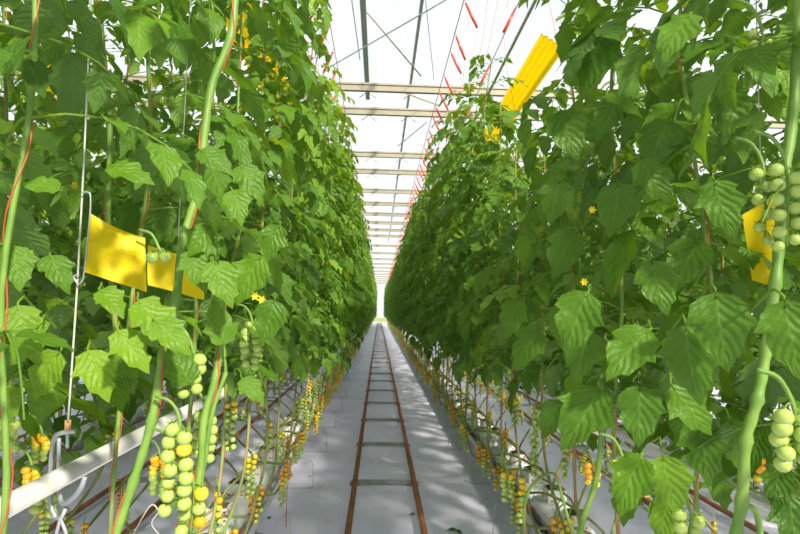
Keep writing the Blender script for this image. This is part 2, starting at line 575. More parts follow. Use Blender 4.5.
# ------------------------------------------------------------------ plants
def stem_path(side, ztop, lay=1.3, low=None):
    """path in the plant's own frame: root on the cube at the origin; the stem is laid along the row, then climbs"""
    dx = -side * (0.30 if side < 0 else 0.42)
    w = [random.uniform(-0.03, 0.03) for _ in range(12)]
    zl = random.uniform(0.02, 0.22)
    pts = [(0, 0, 0), (dx * 0.12, 0.03, 0.09), (dx * 0.6, 0.25, 0.14 + zl * 0.4), (dx * 1.0 + w[0], 0.55, zl), (dx * 1.02 + w[1], lay * 0.78, zl + 0.08),
           (dx + w[2] * 0.5, lay, zl + 0.30), (dx + w[3], lay + 0.06, 0.85)]
    z = 1.25; k = 4
    while z < ztop:
        pts.append((dx + w[k % 12] * 1.2, lay + 0.06 + w[(k + 5) % 12], z)); z += 0.4; k += 1
    pts.append((dx, lay + 0.06, ztop))
    return cr(pts, 5)


def stem_mesh(path, n=8, r=0.0095):
    mb = MB(); N_ = len(path)
    rs = [r * (1.05 - 0.55 * (i / N_) ** 2) * (1 + 0.10 * math.sin(i * 2.1)) for i in range(N_)]
    lo = [i for i, p in enumerate(path) if p.z < 0.75]
    mb.tube(path, rs, n, 0)
    k = max(lo) if lo else 0
    for i in range(len(mb.m)): mb.m[i] = 1 if (i // n) < k else 0
    return mb.mesh('stem', [M['stem'], M['oldstem']])


def twine_mesh(path, z0, z1, r=0.0013, rad=0.0088, pitch=0.30):
    pts = []
    for i in range(len(path) - 1):
        a, b = path[i], path[i + 1]
        for k in range(4):
            p = a.lerp(b, k / 4)
            if z0 < p.z < z1:
                q = 2 * PI * p.z / pitch
                pts.append(p + Vector((math.cos(q), math.sin(q), 0)) * rad)
    mb = MB(); mb.tube(pts, r, 4, 0)
    return mb.mesh('twine', [M['twine']])


BASE_Z = 0.42       # top of the rockwool cubes, where the stems come out


def grow(path, side, lod, zlow, ztop, step, keep=None, origin=None, k=1.0, dens_low=1.0, aisle=None):
    fo = Foliage(lod)
    if keep is not None: fo.keep = lambda V: keep(V + origin)
    zs = [p.z for p in path]
    z = zlow; az = random.uniform(0, 6.28)
    while z < ztop:
        i = max(j for j in range(len(path)) if path[j].z <= z and (j == 0 or path[j].z >= path[j - 1].z - 1e-6 or True)) if False else min(range(len(path)), key=lambda j: abs(path[j].z - z) + (0 if j > len(path) * 0.35 else 9))
        p = path[i]
        young = max(0, (z - (ztop - 0.45)) / 0.45)
        L = (0.36 * (1 - 0.55 * young)) * random.uniform(0.8, 1.15) * k
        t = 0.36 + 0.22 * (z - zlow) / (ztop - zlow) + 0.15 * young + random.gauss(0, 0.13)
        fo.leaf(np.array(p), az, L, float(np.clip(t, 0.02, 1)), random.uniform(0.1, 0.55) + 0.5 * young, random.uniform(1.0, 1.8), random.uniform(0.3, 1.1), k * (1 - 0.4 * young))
        az += 2.4 + random.uniform(-0.4, 0.4)
        # leaves turn to the light of the aisle
        z += step * random.uniform(0.7, 1.3)
    return fo


def variant(side, lod, seg, step=0.054, zlow=0.84):
    ztop = random.uniform(3.5, 4.0) if side < 0 else random.uniform(3.25, 3.65)
    path = stem_path(side, ztop)
    fo = grow(path, side, lod, zlow, ztop, step)
    return dict(stem=stem_mesh(path, seg, 0.0085), foliage=fo.mesh('foliage'), path=path, ztop=ztop,
                twine=twine_mesh(path, 0.35, ztop + 0.02))


WX = {-1: C0 - 1.05, 1: 1.26}
PLANTS = []


def put_plant(x, y, side, var, trusses, quality, label, group, twine=True, sc=1.0):
    """side: -1/+1 = which side of its gutter's aisle the row is on; the Empty stands on the cube"""
    t = empty('tomato_plant', (x, y - 1.36, BASE_Z))
    tag(t, label, 'plant', group)
    link('stem', var['stem'], t); link('foliage', var['foliage'], t)
    if twine: link('twine', var['twine'], t)
    path = [p for p in var['path'] if 0.1 < p.z < 1.45 and p.y > 0.6]
    for i in range(trusses):
        f = (i + random.random() * 0.7) / trusses
        p = path[min(len(path) - 1, int(f * len(path)))]
        kind = random.choice(('orange', 'mixed', 'turning') if f < 0.35 else ('mixed', 'turning', 'green') if f < 0.6 else ('green', 'green', 'turning'))
        zz = max(p.z, 0.22) if f < 0.4 else p.z
        loc = Vector((p.x - side * random.uniform(-0.03, 0.06), p.y + random.uniform(-0.04, 0.04), zz))
        if quality == 2:
            rich_truss(t, loc, kind, random.uniform(0, 6.28))
        else:
            o = link('fruit_truss', random.choice(TR[(kind, 9 if quality == 1 else 6)]), t, loc)
            o.rotation_euler.z = random.uniform(0, 6.28)
    PLANTS.append(t)
    return t


VHQ = {s: [variant(s, 2, 8) for _ in range(6)] for s in (-1, 1)}
VMQ = {s: [variant(s, 1, 5, 0.050) for _ in range(6)] for s in (-1, 1)}
GN = {-1: 'left', 1: 'right'}

# gaps between the nearest leaves through which the photograph shows things (px0, py0, px1, py1, nearest depth, farthest depth)
CLEAR = [(80, 205, 152, 300, 0, 1.42), (66, 0, 96, 300, 0, 1.05), (122, 380, 262, 534, 0, 2.0), (0, 418, 140, 534, 0, 1.6), (236, 312, 270, 375, 0, 1.5),
         (176, 340, 206, 400, 0, 1.3), (266, 386, 500, 534, 0, 9), (766, 160, 800, 250, 0, 0.95), (735, 400, 800, 534, 0, 0.93), (600, 462, 720, 534, 0, 1.1), (500, 445, 610, 534, 0, 3.0), (430, 0, 470, 90, 0, 6), (330, 0, 425, 180, 0, 8), (512, 8, 552, 80, 0, 6),
         (60, 380, 80, 534, 0, 1.6), (752, 225, 782, 285, 0, 1.15)]


def keep(V):
    if V[:, 1].min() < 0.32 and abs(V[:, 0].mean()) < 0.9: return False
    x, y, z = proj(V)
    c0, c1, d = x.mean(), y.mean(), z.mean()
    if abs(V[:, 0].mean() - C0) < 0.33: return False
    for a, b, c, e, n0, n1 in CLEAR:
        if n0 <= d <= n1 and x.max() > a + 3 and x.min() < c - 3 and y.max() > b + 3 and y.min() < e - 3: return False
    return True


near_label = {
    (-1, 0): 'tomato plant at the left edge of the photo, in front of the yellow card',
    (-1, 1): 'leafy tomato plant behind the hanging white cord and yellow card',
    (-1, 2): 'tomato plant climbing just right of the square yellow card',
    (-1, 3): 'tomato plant carrying big pale green tomatoes over the white pipe',
    (-1, 4): 'tomato plant with a long green truss beside the white pipe, left of the aisle',
    (1, 0): 'tomato plant at the right edge with thick pale green stem',
    (1, 1): 'tomato plant with large dark drooping leaves beside the thick stem',
    (1, 2): 'broad-leaved tomato plant over the right growing slab, third from the right edge',
    (1, 3): 'tomato plant with shoots hanging over the printed slab on the right',
}
for s in (-1, 1):
    y = 1.05 if s < 0 else 0.98
    i = 0
    while y < 56:
        x = WX[s]
        if i < 9:
            ztop = random.uniform(3.6, 4.05) if s < 0 else random.uniform(2.15, 2.5) if i in (4, 5) else 2.75 if i in (3, 6) else 3.1 if i == 8 else random.uniform(3.2, 3.6)
            path = stem_path(s, ztop)
            org = np.array((x, y - 1.36, BASE_Z))
            fo = grow(path, s, 2, 0.90 if i > 4 else (0.92 if s < 0 else 0.98), ztop, 0.062 if s < 0 else 0.050, keep, org)
            v = dict(stem=stem_mesh(path, 10, 0.0062 if i < 2 else 0.0075), foliage=fo.mesh('foliage'), path=path, ztop=ztop, twine=twine_mesh(path, 0.35, ztop + 0.02))
            t = put_plant(x, y, s, v, 0 if i < 3 else 5, 2, near_label.get((s, i)) or 'leafy tomato plant in the %s row beside the near stretch of rails' % GN[s],
                          None if (s, i) in near_label else 'near tomato plants beside the rails, %s row' % GN[s])
            y += 0.5
        else:
            near = y < 12
            v = random.choice((VHQ if near else VMQ)[s])
            q = 2 if y < 5.5 else 1 if y < 14 else 0
            put_plant(x, y, s, v, (7 if y < 14 else 6 if y < 25 else 3), q, 'leafy tomato plant in the %s row lining the aisle' % GN[s] if near else 'distant tomato plant in the %s row where the aisle narrows' % GN[s],
                      ('tomato plants of the %s row' if near else 'far tomato plants of the %s row') % GN[s], y < 25)
            y += 0.5
        i += 1

# plants on the other side of each gutter and along the neighbouring aisles
for s in (-1, 1):
    y = 1.05 if s < 0 else 0.98
    while y < 13:
        t = put_plant(WX[s], y, -s, random.choice(VMQ[-s]), 4, 1, 'tomato plant on the far side of the %s gutter, behind the front row' % GN[s], 'tomato plants behind the %s front row' % GN[s], True)
        t.scale.z = (0.74 if y < 7 else 0.9) if s > 0 else 0.84
        y += 0.5
    y = 1.6
    while y < 9:
        x = (C0 + s * 3.15 + (0.45 if s > 0 else 0))
        put_plant(x, y, s, random.choice(VMQ[s]), 4, 1, 'tomato plant across the neighbouring aisle on the %s' % GN[s], 'tomato plants across the %s neighbouring aisle' % GN[s], False).scale.z = 0.78
        y += 0.5

# the rest of the crop: further than one can count
fo = Foliage(0)
random.seed(3)
def mass(x, y0, y1, stp, n=44):
    y = y0
    while y < y1:
        zt = random.uniform(4.1, 4.6) if abs(x) < 2 or y < 0 else random.uniform(3.2, 3.7)
        fo.rod([np.array((x, y, 0.5)), np.array((x, y, 2.5)), np.array((x, y, zt))], 0.009, 0.006, 0.7)
        for k in range(n):
            zb = 0.75 if abs(x) > 3 else 1.2
            z = zb + (zt - zb) * k / n
            fo.leaf(np.array((x, y, z)), k * 2.4 + y, 0.38 * random.uniform(0.8, 1.2), float(np.clip(random.gauss(0.45, 0.15), 0, 1)), 0.3, 1.4, 0.8, 1.35)
        y += stp
for s in (-1, 1):
    mass(WX[s] - s * 0.30, 56, 72, 0.6, 40)
    mass(WX[s] + s * 0.30, 13.2, 60, 0.8, 40)
    mass(C0 + s * 2.85 + (0.45 if s > 0 else 0), 9.2, 26, 0.8, 30)
    mass(C0 + s * 3.45 + (0.45 if s > 0 else 0), 1.5, 20, 0.7, 36)
    mass(C0 + s * 4.95, 2.5, 22, 0.7, 36)
    mass(C0 + s * 7.0, 3.5, 30, 0.7, 30)
    for xx in (0.75, 1.35, 2.85, 3.45, 5.0, 6.5): mass(C0 + s * xx, -7.5, -4.6, 0.8, 30)  # unseen crop rows behind the camera, added to cut the light from behind
rest = link('tomato_foliage', fo.mesh('tomato_foliage'))
tag(rest, 'dense green mass of far tomato crop filling the rows behind', 'foliage', None, 'stuff')

# ------------------------------------------------------------------ hero details on the nearest plants
byl = {}
for t in PLANTS: byl.setdefault(t['label'], t)
PL = lambda s, i: byl[near_label[(s, i)]]


def hero_stem(plant, pts, r, name='stem', twine=True):
    path = cr([P(*p) - plant.location for p in pts], 7)
    mb = MB(); n = len(path)
    mb.tube(path, [r * (1 + 0.09 * math.sin(i * 1.7) + (0.25 if i % 7 == 0 and 0 < i < n - 1 else 0)) for i in range(n)], 12, 0)
    mb.build(name, [M['stem']], plant)
    if twine:
        tw = []
        for i in range(n - 1):
            for k in range(5):
                p = path[i].lerp(path[i + 1], k / 5); q = 2 * PI * (i * 5 + k) / 110 + 3.6
                tw.append(p + Vector((math.cos(q), math.sin(q), 0)) * r * 1.12)
        m2 = MB(); m2.tube(tw, 0.0014, 5, 0); m2.build('twine', [M['twine']], plant)
    return path


p3 = PL(-1, 3)
hero_stem(p3, [(236, -12, 1.30), (231, 35, 1.29), (212, 85, 1.28), (205, 130, 1.27), (198, 190, 1.26), (183, 240, 1.24), (176, 300, 1.22), (163, 355, 1.2), (152, 420, 1.19), (134, 480, 1.18), (112, 545, 1.17)], 0.0088)
hero_stem(p3, [(222, 330, 1.26), (216, 375, 1.24), (204, 420, 1.22), (200, 470, 1.21), (190, 515, 1.2), (170, 545, 1.2)], 0.0078)
hero_stem(p3, [(226, 372, 1.29), (213, 410, 1.27), (206, 450, 1.26), (198, 500, 1.25), (186, 550, 1.25)], 0.0050, 'side_shoot', False)
# petiole stub arching from the stem to the truss
m = MB(); m.tube(cr([P(152, 428, 1.19) - p3.location, P(163, 432, 1.18) - p3.location, P(175, 440, 1.17) - p3.location, P(180, 448, 1.17) - p3.location], 5), 0.0032, 8); m.build('truss_stalk', [M['stem']], p3)
hero_truss(p3, 192, 338, 396, 1.22, 13.5, 'green', n=9, wide=0.95)
hero_truss(p3, 180, 412, 505, 1.17, 15.5, 'green', n=13, cols=['turning' if k == 3 else 'green' for k in range(13)], wide=0.95)
hero_truss(p3, 193, 470, 536, 1.19, 14.5, 'green', n=8, cols=['green', 'turning', 'green', 'green', 'green', 'orange', 'green', 'orange'])
hero_truss(p3, 206, 400, 455, 1.30, 11, 'green', n=10)
p4 = PL(-1, 4)
hero_truss(p4, 252, 314, 368, 1.75, 10, 'green', n=14)
hero_truss(p4, 160, 448, 494, 1.9, 8.5, 'mixed', n=16, label='orange and green tomatoes behind the white pipe')
p2 = PL(-1, 2)
hero_truss(p2, 160, 243, 256, 1.33, 12, 'green', n=3)
hero_truss(p2, 8, 410, 448, 1.6, 11, 'green', n=10)
hero_truss(p2, 32, 458, 496, 1.7, 8.5, 'orange', n=10)
hero_truss(p2, 42, 425, 462, 1.8, 8.0, 'mixed', n=11)
p1 = PL(-1, 1)
0 and hero_stem(p1, [(-2, -12, 1.25), (8, 45, 1.25), (14, 95, 1.24), (22, 150, 1.23), (28, 215, 1.22), (30, 300, 1.21), (32, 380, 1.22), (40, 450, 1.25)], 0.0085)
hero_stem(p1, [(98, -12, 1.7), (104, 60, 1.69), (110, 130, 1.68), (108, 200, 1.67), (112, 290, 1.66), (122, 380, 1.65)], 0.0075)
hero_truss(p1, 46, 478, 512, 1.45, 12, 'green', n=6)
r0 = PL(1, 0)
hero_stem(r0, [(800, -12, 0.98), (797, 60, 0.97), (791, 130, 0.96), (783, 185, 0.95), (780, 235, 0.95), (775, 285, 0.94), (766, 350, 0.93), (757, 400, 0.92), (746, 440, 0.92), (742, 500, 0.92), (730, 560, 0.92)], 0.0088, twine=False)
m = MB(); m.tube(cr([P(744, 505, .92) - r0.location, P(756, 512, .92) - r0.location, P(762, 545, .92) - r0.location], 5), 0.005, 8); m.build('side_shoot', [M['stem']], r0)
hero_truss(r0, 784, 150, 246, 0.91, 15.5, 'green', n=11, wide=1.0)
hero_truss(r0, 762, 155, 238, 0.98, 14, 'green', n=6, wide=0.6)
hero_truss(r0, 792, 392, 468, 0.80, 19, 'green', n=9)
hero_truss(r0, 760, 16, 66, 1.0, 10, 'green', n=7, wide=1.5)
r1 = PL(1, 1)
hero_truss(r1, 688, 494, 545, 1.0, 14.5, 'green', n=6)
hero_truss(r1, 765, 440, 482, 1.55, 11, 'orange', n=8)
r2 = PL(1, 2)
hero_truss(r2, 622, 448, 498, 1.25, 9.5, 'green', n=14)
hero_truss(r2, 592, 455, 484, 1.9, 7.5, 'orange', n=8)
hero_stem(r2, [(600, 380, 1.45), (602, 430, 1.45), (596, 480, 1.44), (583, 520, 1.43), (574, 560, 1.42)], 0.0068, twine=False)
r3 = PL(1, 3)
hero_truss(r3, 670, 200, 222, 1.5, 9, 'green', n=6)
hero_stem(r3, [(531, 560, 1.9), (524, 520, 1.92), (529, 490, 1.95), (545, 475, 2.0), (556, 476, 2.05), (563, 500, 2.06), (574, 540, 2.06)], 0.0048)
hero_truss(r3, 507, 466, 498, 2.3, 6.5, 'turning', n=11, rz=0.5)
hero_truss(r3, 522, 470, 520, 2.3, 6.5, 'turning', n=15, rz=1.1)

# big near leaves that the photograph shows in front
def hero_leaves(plant, items):
    f = Foliage(2)
    o = np.array(plant.location)
    up = np.array((0, 0, 1.0))
    for px0, py0, px1, py1, d, tint, tow in items:
        a = np.array(P(px0, py0, d)) - o; b = np.array(P(px1, py1, d - 0.02)) - o
        L = np.linalg.norm(b - a)
        n = nrm(CP - np.array(P(px0, py0, d))) * tow + up * 0.7
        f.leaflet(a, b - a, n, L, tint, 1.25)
        q = nrm(b - a)
        sgn = math.copysign(1, -np.array(P(px0, py0, d))[0])
        f.rod([a + q * 0.01, a - q * 0.004, a + np.array((-0.008 * sgn, 0.02, 0.010)), a + np.array((-0.022 * sgn, 0.05, 0.016)), a + np.array((-0.04 * sgn, 0.09, 0.012)), a + np.array((-0.05 * sgn, 0.14, -0.01))], 0.0016, 0.0026, min(1, tint + 0.2))
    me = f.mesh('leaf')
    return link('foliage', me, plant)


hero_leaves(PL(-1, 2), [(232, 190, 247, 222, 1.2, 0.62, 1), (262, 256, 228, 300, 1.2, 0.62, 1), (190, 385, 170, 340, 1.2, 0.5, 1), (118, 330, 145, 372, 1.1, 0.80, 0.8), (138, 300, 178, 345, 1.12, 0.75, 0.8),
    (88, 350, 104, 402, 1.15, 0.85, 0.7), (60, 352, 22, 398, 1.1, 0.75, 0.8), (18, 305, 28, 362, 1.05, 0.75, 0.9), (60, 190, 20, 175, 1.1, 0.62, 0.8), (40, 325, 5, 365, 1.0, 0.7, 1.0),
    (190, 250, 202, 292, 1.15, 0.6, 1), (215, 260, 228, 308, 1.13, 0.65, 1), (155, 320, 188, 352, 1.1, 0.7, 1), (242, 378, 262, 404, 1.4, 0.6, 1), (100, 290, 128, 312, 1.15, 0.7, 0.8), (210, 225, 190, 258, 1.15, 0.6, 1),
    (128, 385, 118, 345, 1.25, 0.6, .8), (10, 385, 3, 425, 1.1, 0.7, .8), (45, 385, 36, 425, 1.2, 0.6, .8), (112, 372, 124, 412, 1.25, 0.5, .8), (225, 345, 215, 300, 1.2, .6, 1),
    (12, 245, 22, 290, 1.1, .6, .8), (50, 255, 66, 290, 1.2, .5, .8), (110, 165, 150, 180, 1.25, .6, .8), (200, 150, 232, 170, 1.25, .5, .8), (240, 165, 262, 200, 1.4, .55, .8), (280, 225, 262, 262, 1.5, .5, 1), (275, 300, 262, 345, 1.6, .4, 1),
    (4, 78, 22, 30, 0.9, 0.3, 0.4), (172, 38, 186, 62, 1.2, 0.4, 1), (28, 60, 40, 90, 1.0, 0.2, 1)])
hero_leaves(PL(1, 1), [(690, 14, 655, 52, 0.85, 0.45, 0.6), (714, 180, 728, 238, 0.9, 0.34, 1), (716, 292, 724, 372, 0.85, 0.26, 1), (640, 385, 640, 448, 0.95, 0.24, 1), (588, 292, 558, 350, 1.0, 0.3, 1),  # low tints put the right row's shade into the leaf colour
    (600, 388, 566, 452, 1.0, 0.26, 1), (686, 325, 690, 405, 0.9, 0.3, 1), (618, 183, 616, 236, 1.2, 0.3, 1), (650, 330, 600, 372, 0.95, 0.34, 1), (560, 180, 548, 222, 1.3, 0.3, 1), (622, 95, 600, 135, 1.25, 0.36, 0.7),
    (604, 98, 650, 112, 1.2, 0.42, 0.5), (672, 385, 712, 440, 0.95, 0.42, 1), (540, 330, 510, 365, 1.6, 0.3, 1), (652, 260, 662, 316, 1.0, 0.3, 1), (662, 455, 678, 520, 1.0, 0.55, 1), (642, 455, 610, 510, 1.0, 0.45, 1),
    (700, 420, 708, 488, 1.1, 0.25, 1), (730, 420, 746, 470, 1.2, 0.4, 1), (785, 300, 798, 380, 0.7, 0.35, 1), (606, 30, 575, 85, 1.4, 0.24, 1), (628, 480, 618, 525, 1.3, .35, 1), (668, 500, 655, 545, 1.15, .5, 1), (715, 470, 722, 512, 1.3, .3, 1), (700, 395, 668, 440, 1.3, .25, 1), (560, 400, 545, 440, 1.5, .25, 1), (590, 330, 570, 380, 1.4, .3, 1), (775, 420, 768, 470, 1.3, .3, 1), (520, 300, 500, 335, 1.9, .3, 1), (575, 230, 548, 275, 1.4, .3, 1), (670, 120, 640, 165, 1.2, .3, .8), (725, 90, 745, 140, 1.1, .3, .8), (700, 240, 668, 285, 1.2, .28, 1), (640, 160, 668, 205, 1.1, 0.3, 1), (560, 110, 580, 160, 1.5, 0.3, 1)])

# small yellow blossoms
for (s, k, pts) in ((-1, 2, [(200, 188), (206, 196)]), (1, 1, [(600, 203), (592, 210)]), (1, 2, [(584, 282), (556, 268)]), (-1, 1, [(255, 296), (262, 300), (75, 186)])):
    pl = PL(s, k)
    for (a, b) in pts:
        c = P(a, b, 1.6) - pl.location; mb = MB()
        for j in range(6):
            q = j * PI / 3; d = Vector((math.cos(q), -0.3, math.sin(q))) * 0.013; e = Vector((-math.sin(q), 0, math.cos(q))) * 0.0035
            mb.add([c, c + d * 0.5 + e, c + d, c + d * 0.5 - e], [(0, 1, 2, 3)], 0)
        mb.build('flower', [M['flower']], pl)

# ------------------------------------------------------------------ floor, roof, end wall
mb = MB()
X0, X1, Y0, Y1 = -9.0, 9.2, -8.5, 80.0
mb.box(((X0 + X1) / 2, (Y0 + Y1) / 2, -0.05), (X1 - X0, Y1 - Y0, 0.1))
tag(mb.build('floor', [M['floor']]), 'white ground cloth covering the greenhouse floor between rows', None, None, 'structure')

ZR, ZV = 6.9, 6.1
mb = MB(); fr = MB()
xs = []
x = 0.54 - 3.2 * 3
k = 0
while x < 9.3:
    xs.append((x, ZR if k % 2 else ZV)); x += 1.6; k += 1
for (xa, za), (xb, zb) in zip(xs[:-1], xs[1:]):
    y = Y0
    while y < Y1 - 0.1:
        y2 = y + 2.0
        if y2 > Y1: y2 = Y1
        vs = [(xa + .02, y + .02, za), (xb - .02, y + .02, zb), (xb - .02, y2 - .02, zb), (xa + .02, y2 - .02, za)]
        vs += [(a, b, c + 0.004) for a, b, c in vs]
        mb.add(vs, [(3, 2, 1, 0), (4, 5, 6, 7), (0, 1, 5, 4), (1, 2, 6, 5), (2, 3, 7, 6), (3, 0, 4, 7)], 0, False)
        y = y2
ceil = mb.build('ceiling', [M['glass']])
tag(ceil, 'bright clear glass roof of the greenhouse', None, None, 'structure')

mb = MB()
mb.add([(X0, Y1, 0), (X1, Y1, 0), (X1, Y1, 6.1), (X0, Y1, 6.1), (X0, Y1 + .01, 0), (X1, Y1 + .01, 0), (X1, Y1 + .01, 6.1), (X0, Y1 + .01, 6.1)],
       [(0, 1, 2, 3), (7, 6, 5, 4), (0, 4, 5, 1), (3, 2, 6, 7)], 0, False)
w = mb.build('wall_end', [M['glass']]); tag(w, 'bright glazed end wall at the far end of the aisle', None, None, 'structure')
mb = MB()
for k in range(10): mb.box((X0 + 0.3 + k * 1.97, Y1 - 0.06, 3.05), (0.06, 0.08, 6.1))
for z in (0.5, 3.2, 6.05): mb.box(((X0 + X1) / 2, Y1 - 0.12, z), (X1 - X0, 0.05, 0.08))
mb.build('wall_frame', [M['pipe']], w)
mb = MB(); mb.box(((X0 + X1) / 2, Y1 - 0.2, 0.3), (X1 - X0, 0.06, 0.6)); mb.build('base_panel', [M['oldstem']], w)

for nm, bx, bd in (('wall_left', (X0, 35.75, 0.75), (0.1, 88.5, 1.5)), ('wall_right', (X1, 35.75, 0.75), (0.1, 88.5, 1.5)), ('wall_back', (0.1, Y0, 0.75), (18.2, 0.1, 1.5))):
    mb = MB(); mb.box(bx, bd); tag(mb.build(nm, [M['dark']]), 'low grey panel wall around the greenhouse', None, None, 'structure')
# crossbeams
def HB(py): return 3.5 * F / (311 - py)
ys = [HB(84), HB(109), HB(153.5), HB(171), HB(191), HB(204)]
while ys[-1] < 72: ys.append(ys[-1] + (2.05 if ys[-1] < 26 else 4.1))
for i, y in enumerate(ys):
    mb = MB()
    mb.box((C0, y, 5.15), (17.5, 0.06, 0.075)); mb.box((C0, y, 5.205), (17.5, 0.09, 0.03)); mb.box((C0, y, 5.105), (17.5, 0.075, 0.02))
    o = mb.build('crossbeam', [M['beam']])
    tag(o, 'pale metal crossbeam spanning the aisle under the glass roof' if i > 1 else ('nearest pale metal crossbeam overhead' if i == 0 else 'second pale metal crossbeam overhead, just behind the nearest'), 'beam', 'crossbeams under the glass roof' if i > 1 else None, 'structure')
    # the little V clips under it
    if i < 6:
        for cx in (-0.9, -0.35, 0.35, 0.95):
            m = MB(); a = Vector((C0 + cx, y, 5.09))
            m.tube([a + Vector((-0.13, 0, -0.10)), a, a + Vector((0.13, 0, -0.10))], 0.008, 5); m.build('wire_clip', [M['galv']], o)
# posts along the rows that carry the beams
for s in (-1, 1):
    for y in ys[0::4]:
        if y > 60: break
        m = MB(); m.box((C0 + s * 4.2, y, 2.55), (0.1, 0.1, 5.1)); tag(m.build('wall_post', [M['dark']]), 'grey steel post carrying the crossbeams', None, None, 'structure')


def rod_thing(name, pts, r, mat, label, cat, n=8, group=None):
    m = MB(); m.tube(pts, r, n); return tag(m.build(name, [mat]), label, cat, group)


m = MB(); m.box((-0.35, 7.6, 6.25), (0.09, 9.0, 0.09)); tag(m.build('roof_rail', [M['dark']]), 'dark grey steel rail under the roof, left of the two overhead', 'rail')
m = MB(); m.box((0.53, 20, 6.25), (0.05, 36.0, 0.06)); tag(m.build('roof_rail', [M['dark']]), 'thin dark rail running down the roof, right of the two overhead', 'rail')
rod_thing('tie_rod', [P(360, 4, 8.6), P(421, 76, 9.9)], 0.013, M['beam'], 'thin pale diagonal tie rod between the overhead rails', 'rod')
rod_thing('steel_cable', [P(449, -2, 7.0), P(330, 67, 9.5)], 0.010, M['steelwire'], 'bluish steel cable crossing the roof diagonally', 'cable')
rod_thing('steel_cable', [P(351, -5, 8.0), P(360, 60, 9.5)], 0.009, M['steelwire'], 'bluish steel cable beside the dark left roof rail', 'cable')
rod_thing('steel_cable', [P(425, -5, 7.0), P(434, 80, 9.4)], 0.006, M['steelwire'], 'faint bluish cable right of the thin roof rail', 'cable')
rod_thing('tie_rod', [P(405, 93, 10.2), P(440, 106, 10.9)], 0.012, M['cork'], 'short brownish rod between the two nearest crossbeams', 'rod')
rod_thing('tie_rod', [P(427, 122, 11.8), P(398, 146, 13.0)], 0.011, M['steelwire'], 'thin slanting rod behind the second crossbeam', 'rod')
# the crop wires, and the red twine hooks on them
ZW = 5.02
hook = None
for s in (-1, 1):
    for k, off in enumerate((0.75, 1.35)):
        xw = C0 + s * off
        rod_thing('crop_wire', [(xw, -1, ZW), (xw, 74, ZW)], 0.0065, M['steelwire'], '%s crop wire of the %s row high above the aisle' % (('inner', 'outer')[k], GN[s]), 'wire', 6)
hook_mb = MB()
hook_mb.tube([(0, 0, 0.0), (0.012, 0, 0.012), (0.02, 0, -0.004), (0.02, 0, -0.05)], 0.004, 6)
hook_mb.tube([(0.02, 0, -0.03), (0.085, 0, -0.17), (0.15, 0, -0.30)], [0.012, 0.017, 0.013], 8)
hook_me = hook_mb.mesh('twine_hook', [M['red']])
tw_mb = MB(); tw_mb.tube([(0.15, 0, -0.30), (0.10, 0, -0.75), (0.0, 0, -1.25)], 0.0022, 4)
tw_me = tw_mb.mesh('twine', [M['twine']])
for s in (-1, 1):
    y = 1.6; k = 0
    while y < 60:
        t = link('twine_hook', hook_me, None, (C0 + s * 0.75, y, ZW)); t.scale.x = s
        t.rotation_euler.z = random.uniform(-0.35, 0.35)
        tag(t, 'red twine hook hanging from the inner wire above the %s row' % GN[s], 'hook', 'red twine hooks above the %s row' % GN[s])
        if y < 26: link('twine', tw_me, t)
        y += random.choice((0.48, 0.62, 0.75)) if y < 20 else 1.2
        k += 1
    y = 3
    while y < 12:
        t = link('twine_hook', hook_me, None, (C0 + s * 1.35, y, ZW)); t.scale.x = -s
        tag(t, 'red twine hook on the outer wire behind the %s row' % GN[s], 'hook', 'red twine hooks on the outer wires, %s row' % GN[s])
        link('twine', tw_me, t); y += 1.5

# ------------------------------------------------------------------ pipe rail tracks
def track(xc, y0, y1, label, nbar, group=None):
    t = empty('pipe_rail_track', (xc, y0, 0)); tag(t, label, 'rail track', group)
    for sx in (-0.275, 0.275):
        m = MB(); m.tube([(sx, 0, 0.062), (sx, y1 - y0, 0.062)], 0.024, 12, 0)
        for i in range(12):                       # worn rusty crown, painted flanks
            zc = sum(m.v[j][2] for j in m.f[i]) / 4
            m.m[i] = 0 if zc > 0.055 else 1
        m.build('rail', [M['rust'], M['railwhite']], t)
    for i in range(nbar):
        yb = 4.0 + 1.55 * i - y0 - 1.55
        if yb < 0: continue
        m = MB(); m.box((0, yb, 0.028), (0.51, 0.035, 0.03))
        m.box((-0.275, yb, 0.014), (0.10, 0.08, 0.028)); m.box((0.275, yb, 0.014), (0.10, 0.08, 0.028))
        m.build('cross_bar', [M['bar']], t)
    return t


track(C0, 0.6, 76, 'pair of rusty pipe rails with cross bars down the middle of the aisle', 48)
track(C0 - 2.1, 0.9, 30, 'rusty pipe rails of the neighbouring aisle on the left', 10)
track(2.6, 0.9, 30, 'rusty pipe rails of the neighbouring aisle on the right', 10)

# ------------------------------------------------------------------ gutters, slabs, cubes
def gutter(xc, y0, y1, label):
    t = empty('growing_gutter', (xc, y0, 0)); tag(t, label, 'gutter')
    m = MB(); L = y1 - y0
    prof = [(-0.17, 0.22), (-0.17, 0.165), (-0.13, 0.14), (-0.04, 0.14), (-0.03, 0.115), (0.03, 0.115), (0.04, 0.14), (0.13, 0.14), (0.17, 0.165), (0.17, 0.22)]
    inner = [(x * 0.97, z + 0.006) for x, z in reversed(prof)]
    ring = prof + inner; n = len(ring)
    vs = [(x, 0, z) for x, z in ring] + [(x, L, z) for x, z in ring]
    m.add(vs, [(i, (i + 1) % n, n + (i + 1) % n, n + i) for i in range(n)], 0, False)
    m.build('channel', [M['gutter']], t)
    y = 0.5
    while y < min(L, 60):
        f = MB(); f.box((-0.1, y, 0.06), (0.02, 0.03, 0.12)); f.box((0.1, y, 0.06), (0.02, 0.03, 0.12)); f.box((0, y, 0.12), (0.24, 0.03, 0.012)); f.box((0, y, 0.006), (0.3, 0.06, 0.012))
        f.build('support_foot', [M['galv']], t); y += 1.5
    return t


